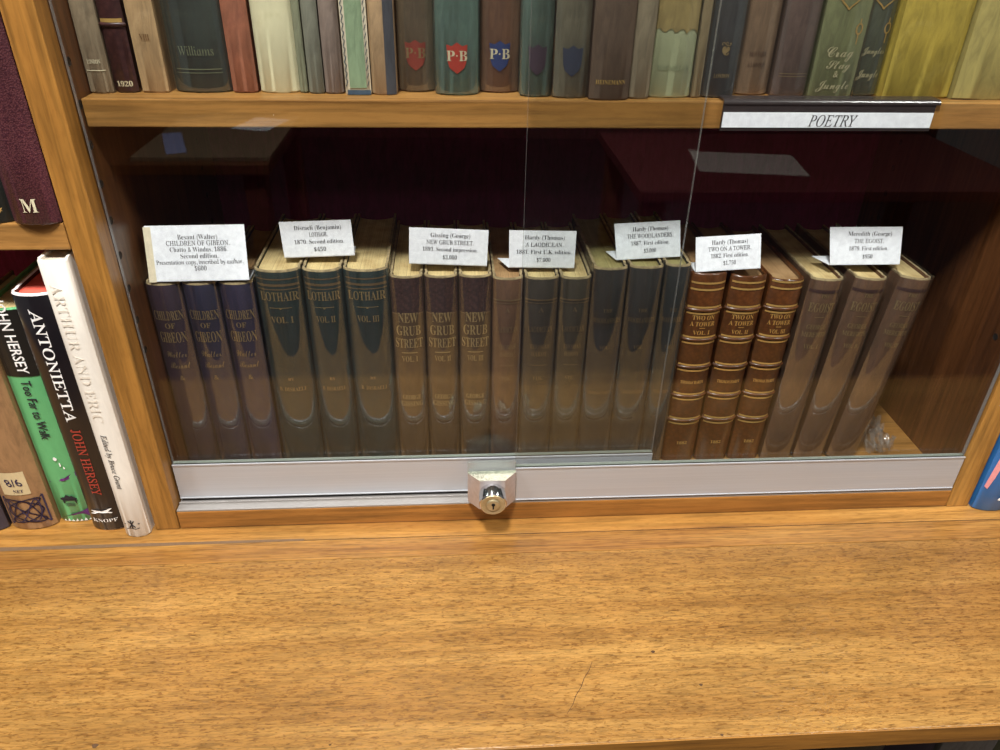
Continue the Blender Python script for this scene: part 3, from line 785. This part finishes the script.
def dmac(root, t, h, sf, r):
    bm = bmesh.new()
    n = 14; prev = None
    for i in range(n+1):
        X = .0003+(t-.0006)*i/n; zz = .0470+.0016*math.sin(i*1.7)+.001*math.sin(i*3.1)
        a = bm.verts.new((X, sf(X), zz)); b = bm.verts.new((X, sf(X), h-.001))
        if prev: bm.faces.new((prev[0], a, b, prev[1]))
        prev = (a, b)
    o = link('torn_jacket', bm, cloth('u_torn', (170, 148, 96), .14, .8, streak=False), root); o['label'] = 'torn tan paper jacket above'
    deco([('MACMILLAN', .5, .0215, .0038, 'bold', .76)], plain('macmillan_ink', (150, 156, 124)))(root, t, h, sf, r)
up('pale green book under a torn tan jacket, lettered MACMILLAN', .4150, .0316, .0390, cloth('u_palegreen', (186, 190, 152), .06, .75, 50, streak=False), 'pg_white', r=.0042, sleeve='sleeve', decor=dmac)
up('very thin tan book right of the pale green MACMILLAN book', .4478, .0068, .0400, cloth('u_thintan', (150, 132, 100), .15, .7), 'pg_white', r=.001, cw=.0012, sleeve='sleeve')
up('charcoal book behind the left end of the POETRY label', .4568, .0242, .0400, cloth('u_charcoal', (58, 60, 60), .28, .7, fade=(44, 48, 52)), 'pg_brown', r=.0040, sleeve='sleeve', decor=deco([('LONDON', .5, .016, .0030, 'bold', .5), ('❦', .5, .036, .008, '', .3)], M['gold_dim']))
up('medium brown book above the POETRY label', .4850, .0268, .0510, cloth('u_medbrown', (122, 98, 74), .18, .75), 'pg_brown', r=.0048, sleeve='sleeve', decor=deco([('NEW YORK', .5, .0300, .0032, 'bold', .5), ('& LONDON', .5, .0225, .0032, 'bold', .5)], plain('u_brown_ink', (78, 56, 40))))
up('dark mauve-brown book beside the green Crag book', .5132, .0266, .0450, cloth('u_mauvebrown', (92, 74, 66), .24, .75, fade=(74, 58, 52)), 'pg_brown', r=.0050, sleeve='sleeve', decor=deco([('---', .5, .0170, .0004, '', .8), ('---', .5, .0150, .0004, '', .8)], M['gold_dim']))
def crag(lines, mot):
    def f(root, t, h, sf, r):
        deco(lines, plain('pale_gilt', (178, 170, 132), .5))(root, t, h, sf, r)
        bm = bmesh.new(); c = t*.45
        # gilt heart-shaped ornament and a small flower on a stem
        pts = []
        for i in range(25):
            a = 2*math.pi*i/24; pts.append((c+.0075*math.sin(a)**3, .0690+.0068*(13*math.cos(a)-5*math.cos(2*a)-2*math.cos(3*a)-math.cos(4*a))/16))
        polyline(bm, pts, .0011, sf); 
        pts = [(t*.80+.0026*math.cos(a)*.9, .0490+.0036*math.sin(a)) for a in [2*math.pi*i/14 for i in range(15)]]
        polyline(bm, pts, .0012, sf); polyline(bm, [(t*.80, .0460), (t*.80, .0385)], .0009, sf); polyline(bm, [(t*.80, .0525), (t*.80, .0560)], .0009, sf)
        link('gilt_ornament', bm, M['gold'], root)
    return f
up('sage green illustrated book reading Crag, Stag & Jungle above the POETRY label', .5412, .0342, .0425, cloth('u_crag', (114, 118, 80), .16, .7), 'pg_white', r=.0034, sleeve='sleeve',
   decor=crag([('Crag', .50, .0335, .0078, 'script', .6), ('Stag', .52, .0245, .0064, 'script', .55), ('&', .5, .0175, .0048, 'script', .18), ('Jungle', .5, .0100, .0068, 'script', .74)], 1))
up('darker green matching illustrated book left of the yellow volumes', .5772, .0212, .0500, cloth('u_crag2', (74, 80, 64), .18, .7), 'pg_white', r=.0030, sleeve='sleeve',
   decor=crag([('Jungles', .50, .0335, .0052, 'script', .8), ('Jungle', .5, .0170, .0062, 'script', .8)], 1))
yel = cloth('u_yellow', (158, 138, 56), .14, .62, 60, fade=(170, 152, 78), streak=False)
up('thick mustard-yellow book touching the green illustrated pair', .6000, .0528, .0420, yel, 'pg_cream', r=.0016, cw=.0028)
up('thick pale mustard book at the right end of the upper row', .6545, .0530, .0375, cloth('u_yellow2', (158, 144, 82), .12, .62, 60, streak=False), 'pg_cream', r=.0020, cw=.0028)

# ------------------------------------------------------------------ left bay
G3 = 'books standing in the open left bay'
def m_dec(root, t, h, sf, r):
    bm = bmesh.new(); put_line(bm, 'M', t*.5, .0150, .0102, sf, 'bold', width=.0112); link('lettering', bm, M['cream'], root)
make_book('tall maroon pebbled-leather book lettered M on the left bay shelf', -.0575, -.0045, .3052, .0340, .215, .15, leather('m_leather', (92, 50, 52), (58, 26, 34), 900, .36, .5, .3), M['pg_cream'], r=.0060, group='books on the left bay shelf', decor=m_dec)
make_book('nearly black green book left of the maroon leather book', -.0935, -.0010, .3052, .0350, .200, .15, cloth('blackgreen', (30, 36, 34), .3, .5), M['pg_cream'], r=.0060, group='books on the left bay shelf',
          decor=deco([('y', .80, .0120, .0060, 'script', .2)], M['gold']))

def white_dec(root, t, h, sf, r):
    bm = bmesh.new(); put_line(bm, 'ARTHUR AND ERIC', t*.46, .1960, .0088, sf, 'bold', width=.128, rot=-math.pi/2, weight=-.012)
    o = link('title_lettering', bm, plain('pale_beige_ink', (222, 212, 196), .6), root); o['label'] = 'pale beige title lettering'
    bm = bmesh.new(); put_line(bm, 'Edited by Bruce Grant', t*.46, .0890, .0048, sf, 'italic', width=.0600, rot=-math.pi/2, weight=.006)
    link('printed_text', bm, M['ink'], root); bm = bmesh.new()
    cx, cz = t*.46, .0165
    for a in (.9, 2.3, 1.6): polyline(bm, [(cx-.0042*math.cos(a), cz-.0052*math.sin(a)), (cx+.0042*math.cos(a), cz+.0052*math.sin(a))], .0011, sf)
    polyline(bm, [(cx-.006, cz-.0058), (cx-.002, cz-.0048), (cx+.003, cz-.006), (cx+.0062, cz-.005)], .0006, sf)
    for dx in (-.0062, .0062): polyline(bm, [(cx+dx-.0007, cz), (cx+dx+.0007, cz)], .0010, sf)
    link('publisher_emblem', bm, M['ink'], root)
make_book('tall white-jacketed book against the left upright, reading ARTHUR AND ERIC', -.0478, -.0095, .0002, .0222, .2790, .17, cloth('white_jacket', (232, 226, 214), .03, .45, 40, coat=.25, streak=False, bump=.05), M['pg_white'], r=.0052, group=G3, decor=white_dec)
def ant_dec(root, t, h, sf, r):
    bm = bmesh.new(); put_line(bm, 'ANTONIETTA', t*.50, .1800, .0086, sf, 'roman', width=.1080, rot=-math.pi/2, weight=.012)
    link('title_lettering', bm, M['white'], root); bm = bmesh.new(); cx, cz = t*.45, .0235
    # running hound device
    body = [(-.0098, .0012), (-.0070, .0022), (-.0040, .0024), (.0010, .0016), (.0045, .0028), (.0070, .0046), (.0098, .0042), (.0078, .0028), (.0060, .0006), (.0092, -.0014), (.0086, -.0024), (.0046, -.0012), (.0010, -.0010), (-.0030, -.0006), (-.0062, -.0026), (-.0100, -.0034), (-.0098, -.0022), (-.0068, -.0010), (-.0072, .0006)]
    bm.faces.new([bm.verts.new((cx+x*1.05, sf(cx+x*1.05)-.0003, cz+z*.85)) for x, z in body])
    link('hound_device', bm, M['white'], root); bm = bmesh.new(); put_line(bm, 'KNOPF', t*.47, .0130, .0042, sf, 'bold', width=t*.68, weight=-.01)
    link('white_lettering', bm, M['white'], root)
    bm = bmesh.new(); put_line(bm, 'JOHN HERSEY', t*.50, .0810, .0078, sf, 'roman', width=.0740, rot=-math.pi/2, weight=.014)
    o = link('red_lettering', bm, plain('red_ink', (160, 60, 46), .5), root); o['label'] = 'red author lettering'
make_book('black-jacketed novel ANTONIETTA with red page edges', -.0820, .0010, .0002, .0332, .2470, .16, cloth('black_jacket', (20, 18, 22), .1, .3, 40, coat=.6, streak=False, bump=.05), M['pg_red'], r=.0062, edge=M['jacket_edge'], group=G3, decor=ant_dec)
def green_dec(root, t, h, sf, r):
    bm = bmesh.new(); strip_shape(bm, .0002, t-.0002, .1640, h-.0012, sf)
    o = link('black_jacket_top', bm, cloth('gj_black', (24, 24, 22), .1, .4, coat=.4), root); o['label'] = 'black upper part of the jacket'
    s2 = lambda X: sf(X)-.0003
    bm = bmesh.new(); put_line(bm, 'JOHN HERSEY', t*.55, .2020, .0088, s2, '', width=.0700, rot=-math.pi/2, weight=.012)
    link('author_lettering', bm, M['white'], root); bm = bmesh.new()
    for (x, z, a, b) in ((.52, .0760, .0016, .0022), (.60, .0695, .0007, .0026), (.68, .0655, .0006, .0015)):
        bm.faces.new([bm.verts.new((t*x+a*math.cos(q), s2(t*x), z+b*math.sin(q))) for q in [2*math.pi*i/12 for i in range(12)]])
    link('white_splash_mark', bm, M['white'], root); bm = bmesh.new()
    for i in range(7): x = t*(.12+.12*i); bm.faces.new([bm.verts.new((x+u, s2(x+u), .0012+w)) for u, w in ((0, 0), (.0030, 0), (.0018, .0024+.001*(i % 2)))])
    link('torn_white_edge', bm, M['white'], root)
    bm = bmesh.new(); put_line(bm, 'Too Far to Walk', t*.50, .1290, .0080, s2, '', width=.0620, rot=-math.pi/2, weight=.014)
    link('title_lettering', bm, M['ink'], root); bm = bmesh.new(); cx, cz = t*.50, .0280
    bm.faces.new([bm.verts.new((cx+.0068*math.cos(a)*(1+.16*math.sin(5*a)), s2(cx), cz+.0050*math.sin(a)*(1+.2*math.cos(7*a)))) for a in [math.pi*i/14 for i in range(15)]])
    shape(bm, [(cx-.0062, cz), (cx+.0062, cz), (cx+.0062, cz-.0045), (cx+.0050, cz-.0045), (cx+.0046, cz-.0015), (cx-.0040, cz-.0015), (cx-.0046, cz-.0045), (cx-.0060, cz-.0045)], s2)
    for k in range(3): polyline(bm, [(cx-.0044, cz-.0056-.0014*k+.0010), (cx+.0040, cz-.0056-.0014*k+.0010)], .0006, s2)
    link('publisher_emblem', bm, M['ink'], root)
    bm = bmesh.new()
    shape(bm, [(.0015, .0480), (t*.6, .0540), (t-.0006, .0610), (t-.0006, .0545), (t*.55, .0505)], s2)
    o = link('purple_streak', bm, plain('purple_ink', (96, 44, 110), .5), root); o['label'] = 'purple streak'; bm = bmesh.new()
    shape(bm, [(.0015, .0035), (t*.4, .0095), (t*.75, .0130), (t-.0006, .0165), (t-.0006, .0030)], s2)
    o = link('purple_patch', bm, o.data.materials[0], root); o['label'] = 'purple patch at the foot'
make_book('green and black jacketed book reading Too Far to Walk', -.1165, .0150, .0002, .0318, .2280, .15, cloth('green_jacket', (96, 172, 112), .06, .4, 40, coat=.4, streak=False, bump=.05), M['pg_cream'], r=.0040, group=G3, decor=green_dec)
def tan_dec(root, t, h, sf, r):
    s2 = lambda X: sf(X)-.0003
    bm = bmesh.new(); strip_shape(bm, t*.22, t*.78, .0430, .0690, sf); o = link('price_sticker', bm, cloth('sticker', (196, 176, 134), .08, .8, streak=False), root); o['label'] = 'pale price patch'
    bm = bmesh.new(); put_line(bm, '8/6', t*.52, .0575, .0085, s2, 'roman', width=t*.34, weight=.01); put_line(bm, 'NET', t*.56, .0475, .0036, s2, 'bold', width=t*.20)
    link('price_lettering', bm, plain('navy_ink', (50, 40, 66), .6), root); bm = bmesh.new()
    x0, x1, z0, z1 = t*.14, t*.94, .0075, .0395
    polyline(bm, [(x0, z0), (x1, z0), (x1, z1), (x0, z1), (x0, z0)], .0012, s2)
    n = 60; cx, cz, a, b = (x0+x1)/2, (z0+z1)/2, (x1-x0)/2-.002, (z1-z0)/2-.002
    for ph in (0, math.pi/2): polyline(bm, [(cx+a*math.sin(2*math.pi*i/n*3+ph), cz+b*math.sin(2*math.pi*i/n*2)) for i in range(n+1)], .0013, s2)
    for ph in (0, 1.0): polyline(bm, [(cx+a*.9*math.sin(2*math.pi*i/n+ph), cz+b*.9*math.cos(2*math.pi*i/n*2)) for i in range(n+1)], .0011, s2)
    polyline(bm, [(x0, z0), (cx, cz), (x1, z0)], .0012, s2); polyline(bm, [(x0, z1), (cx, cz-.004), (x1, z1)], .0012, s2)
    link('knotwork_pattern', bm, plain('navy_ink', (50, 40, 66), .6), root)
make_book('tan book with 8/6 NET price patch and knotwork foot', -.1600, .0050, .0002, .0425, .2050, .14, cloth('tan_jacket', (148, 112, 76), .12, .5, 40, coat=.4, bump=.1), M['pg_cream'], r=.0085, group=G3, decor=tan_dec)
make_book('dark slate book at the far left behind the tan one', -.1960, .0030, .0002, .0350, .2000, .14, cloth('slate_blue', (54, 50, 62), .2, .5, coat=.3), M['pg_cream'], r=.0070, group=G3)

# ------------------------------------------------------------------ right bay
def blue_dec(root, t, h, sf, r):
    s2 = lambda X: sf(X)-.0003
    bm = bmesh.new(); shape(bm, [(.0012, .0300), (.0040, .0275), (.0062, .0420), (.0088, .0700), (.0086, .0900), (.0066, .0960), (.0030, .0620)], s2)
    o = link('pink_figure', bm, plain('pink_ink', (226, 150, 150), .5), root); o['label'] = 'pink patch on the jacket'
    bm = bmesh.new(); put_line(bm, 'a', t*.60, .0200, .0100, s2, 'script', width=.0110, weight=.02); link('white_lettering', bm, M['white'], root); bm = bmesh.new(); put_line(bm, 't', t*.72, .0420, .0130, s2, 'script', width=.008, weight=.02)
    link('white_lettering', bm, M['white'], root)
    bm = bmesh.new(); shape(bm, [(t*.80, .004), (t-.0008, .006), (t-.0008, .020), (t*.84, .016)], s2)
    link('purple_patch', bm, plain('purple_ink2', (78, 42, 100), .5), root)
make_book('bright blue paperback at the right edge beyond the upright', .7850, -.0085, .0002, .0380, .2300, .15, cloth('blue_jacket', (46, 108, 172), .06, .4, 40, coat=.3, streak=False, bump=.04), M['pg_white'], r=.0060, decor=blue_dec)

# ------------------------------------------------------------------ lower cupboard shelf under the worktop
boxed_shelf = shelf('low wooden shelf under the worktop holding spare books', (-1.0, -.215, -.330, 1.6, BACK, -.312))
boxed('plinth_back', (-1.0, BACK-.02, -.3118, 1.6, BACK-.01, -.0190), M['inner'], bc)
G5 = 'books on the low shelf under the worktop'
xs = .36
for t_, hh, yy, ln, cv, lb_ in ((.040, .265, -.206, 0, (58, 34, 44), 'dark plum book under the worktop edge, left of the low row'), (.046, .268, -.200, 0, (40, 30, 42), 'blackish book with pale scuff under the worktop edge'),
                                (.052, .266, -.205, 0, (84, 76, 44), 'olive book under the worktop edge'), (.046, .268, -.202, 0, (34, 28, 34), 'black book under the worktop edge beside the grey one'),
                                (.048, .272, -.206, 0, (150, 146, 130), 'pale grey book under the worktop at bottom right'), (.034, .270, -.200, 0, (112, 116, 80), 'moss-green book beside the white one under the worktop'), (.052, .274, -.208, 0, (214, 218, 226), 'white book at the bottom right corner under the worktop')):
    make_book(lb_, xs+.12, yy, -.3118, t_, hh, .16, cloth('low_'+lb_[:6]+str(int(xs*100)), cv, .15, .5, coat=.3), M['pg_cream'], group=G5)
    xs += t_+.0015

# ------------------------------------------------------------------ the room behind the viewer (seen in the glass)
bm = bmesh.new(); box(bm, -3.2, -4.5, -.80, 3.6, BACK+.02, -.78); tag(link('floor', bm, cloth('carpet', (58, 42, 46), .2, .95, 30, streak=False)), kind='structure')
bm = bmesh.new(); box(bm, -3.2, -4.6, -.78, 3.6, -4.5, 1.9); tag(link('wall_rear', bm, plain('room_wall', (96, 62, 60), .9)), kind='structure')
tb = empty('reading_table', (-.62, -1.84, -.78)); tag(tb, 'wooden reading table behind the viewer, mirrored in the glass', 'table')
boxed('tabletop', (-.45, -.32, .650, .38, .32, .680), M['inner'], tb, .003)
for sx in (-.40, .33):
    for sy in (-.27, .27): boxed('leg', (sx-.03, sy-.03, .0003, sx+.03, sy+.03, .6498), M['inner'], tb, .003)
nb = empty('spiral_notebook', (-.43, -1.80, -.0998)); tag(nb, 'large brown spiral notebook on the table behind the viewer, mirrored in the glass', 'notebook')
boxed('cover', (-.19, -.245, 0, .19, .25, .012), plain('notebook_cover', (128, 108, 84), .5), nb, .001)
bm = bmesh.new()
pts = [(-.185+.37*i/220, -.252+.010*math.cos(2*math.pi*i/220*18), .008+.010*math.sin(2*math.pi*i/220*18)) for i in range(221)]
prev = None
for (px, py, pz) in pts:
    rg = [bm.verts.new((px+.0014*math.cos(a_), py, pz+.0014*math.sin(a_))) for a_ in (0, 1.57, 3.14, 4.71)]
    if prev:
        for i in range(4): bm.faces.new((prev[i], prev[(i+1) % 4], rg[(i+1) % 4], rg[i]))
    prev = rg
link('spiral_wire', bm, M['chrome'], nb)
td = empty('display_desk', (1.3, -1.6, -.78)); tag(td, 'dark red desk with papers behind the viewer, mirrored in the glass', 'desk')
boxed('desktop', (-.55, -.30, .650, .55, .30, .680), plain('desk_red', (92, 44, 44), .4), td, .003)
for sx in (-.50, .50):
    for sy in (-.25, .25): boxed('leg', (sx-.03, sy-.03, .0003, sx+.03, sy+.03, .6498), M['inner'], td, .003)
def sheet(label, x, y, w, l, rz, m, z=-.0998):
    bm = bmesh.new(); box(bm, -w/2, -l/2, 0, w/2, l/2, .0006); o = link('paper_sheet', bm, m); o.location = (x, y, z); o.rotation_euler = (0, 0, rz); tag(o, label, 'paper', 'papers on the furniture behind the viewer'); return o
sheet('grey sheet on the dark red desk in the reflection', 1.12, -1.56, .30, .21, .15, plain('grey_sheet', (176, 164, 156), .7))
sheet('bluish strip lying on the notebook in the reflection', -.545, -1.70, .055, .24, -.35, plain('blue_paper', (150, 156, 196), .6), z=-.0872)
sheet('small white sheet on the notebook in the reflection', -.34, -1.93, .12, .16, .3, M['card'], z=-.0872)

# ------------------------------------------------------------------ light
w = bpy.data.worlds.new('room_light'); S.world = w; w.use_nodes = True
bg = w.node_tree.nodes['Background']; bg.inputs[0].default_value = (1.0, .96, .92, 1); bg.inputs[1].default_value = .15
def area(x, y, z, sx, sy, p, col=(1, .975, .94), tgt=None):
    l = bpy.data.lights.new('ceiling_light', 'AREA'); l.shape = 'RECTANGLE'; l.size = sx; l.size_y = sy; l.energy = p; l.color = col
    o = bpy.data.objects.new('ceiling_light', l); COL.objects.link(o); o.location = (x, y, z)
    if tgt:
        d = Vector(tgt)-Vector((x, y, z)); o.rotation_euler = d.to_track_quat('-Z', 'Y').to_euler()
    return o
area(.08, -.74, 1.85, .20, .30, 70)
area(-1.2, -.78, 1.85, .30, .36, 36)
area(1.6, -.78, 1.85, .30, .36, 36)
area(.3, -2.9, 1.85, 2.4, .3, 8)

# ------------------------------------------------------------------ camera
cam = bpy.data.cameras.new('camera'); co = bpy.data.objects.new('camera', cam); COL.objects.link(co)
cam.sensor_width = 36; cam.lens = 751/1000*36; cam.clip_start = .02
pitch, roll, yaw = .55285063, .02027068, .07173029
fw = Vector((math.sin(yaw)*math.cos(pitch), math.cos(yaw)*math.cos(pitch), -math.sin(pitch)))
rt = fw.cross(Vector((0, 0, 1))).normalized(); upv = rt.cross(fw)
r2 = math.cos(roll)*rt+math.sin(roll)*upv; u2 = -math.sin(roll)*rt+math.cos(roll)*upv
co.matrix_world = Matrix(((r2.x, u2.x, -fw.x, .26350797), (r2.y, u2.y, -fw.y, -.54941532), (r2.z, u2.z, -fw.z, .50664304), (0, 0, 0, 1)))
S.camera = co
S.cycles.transparent_max_bounces = 48; S.cycles.max_bounces = 14
vs = S.view_settings; S.display_settings.display_device = 'sRGB'
vs.view_transform = 'Standard'; vs.look = 'None'; vs.gamma = 1; vs.exposure = -0.13; vs.use_curve_mapping = False
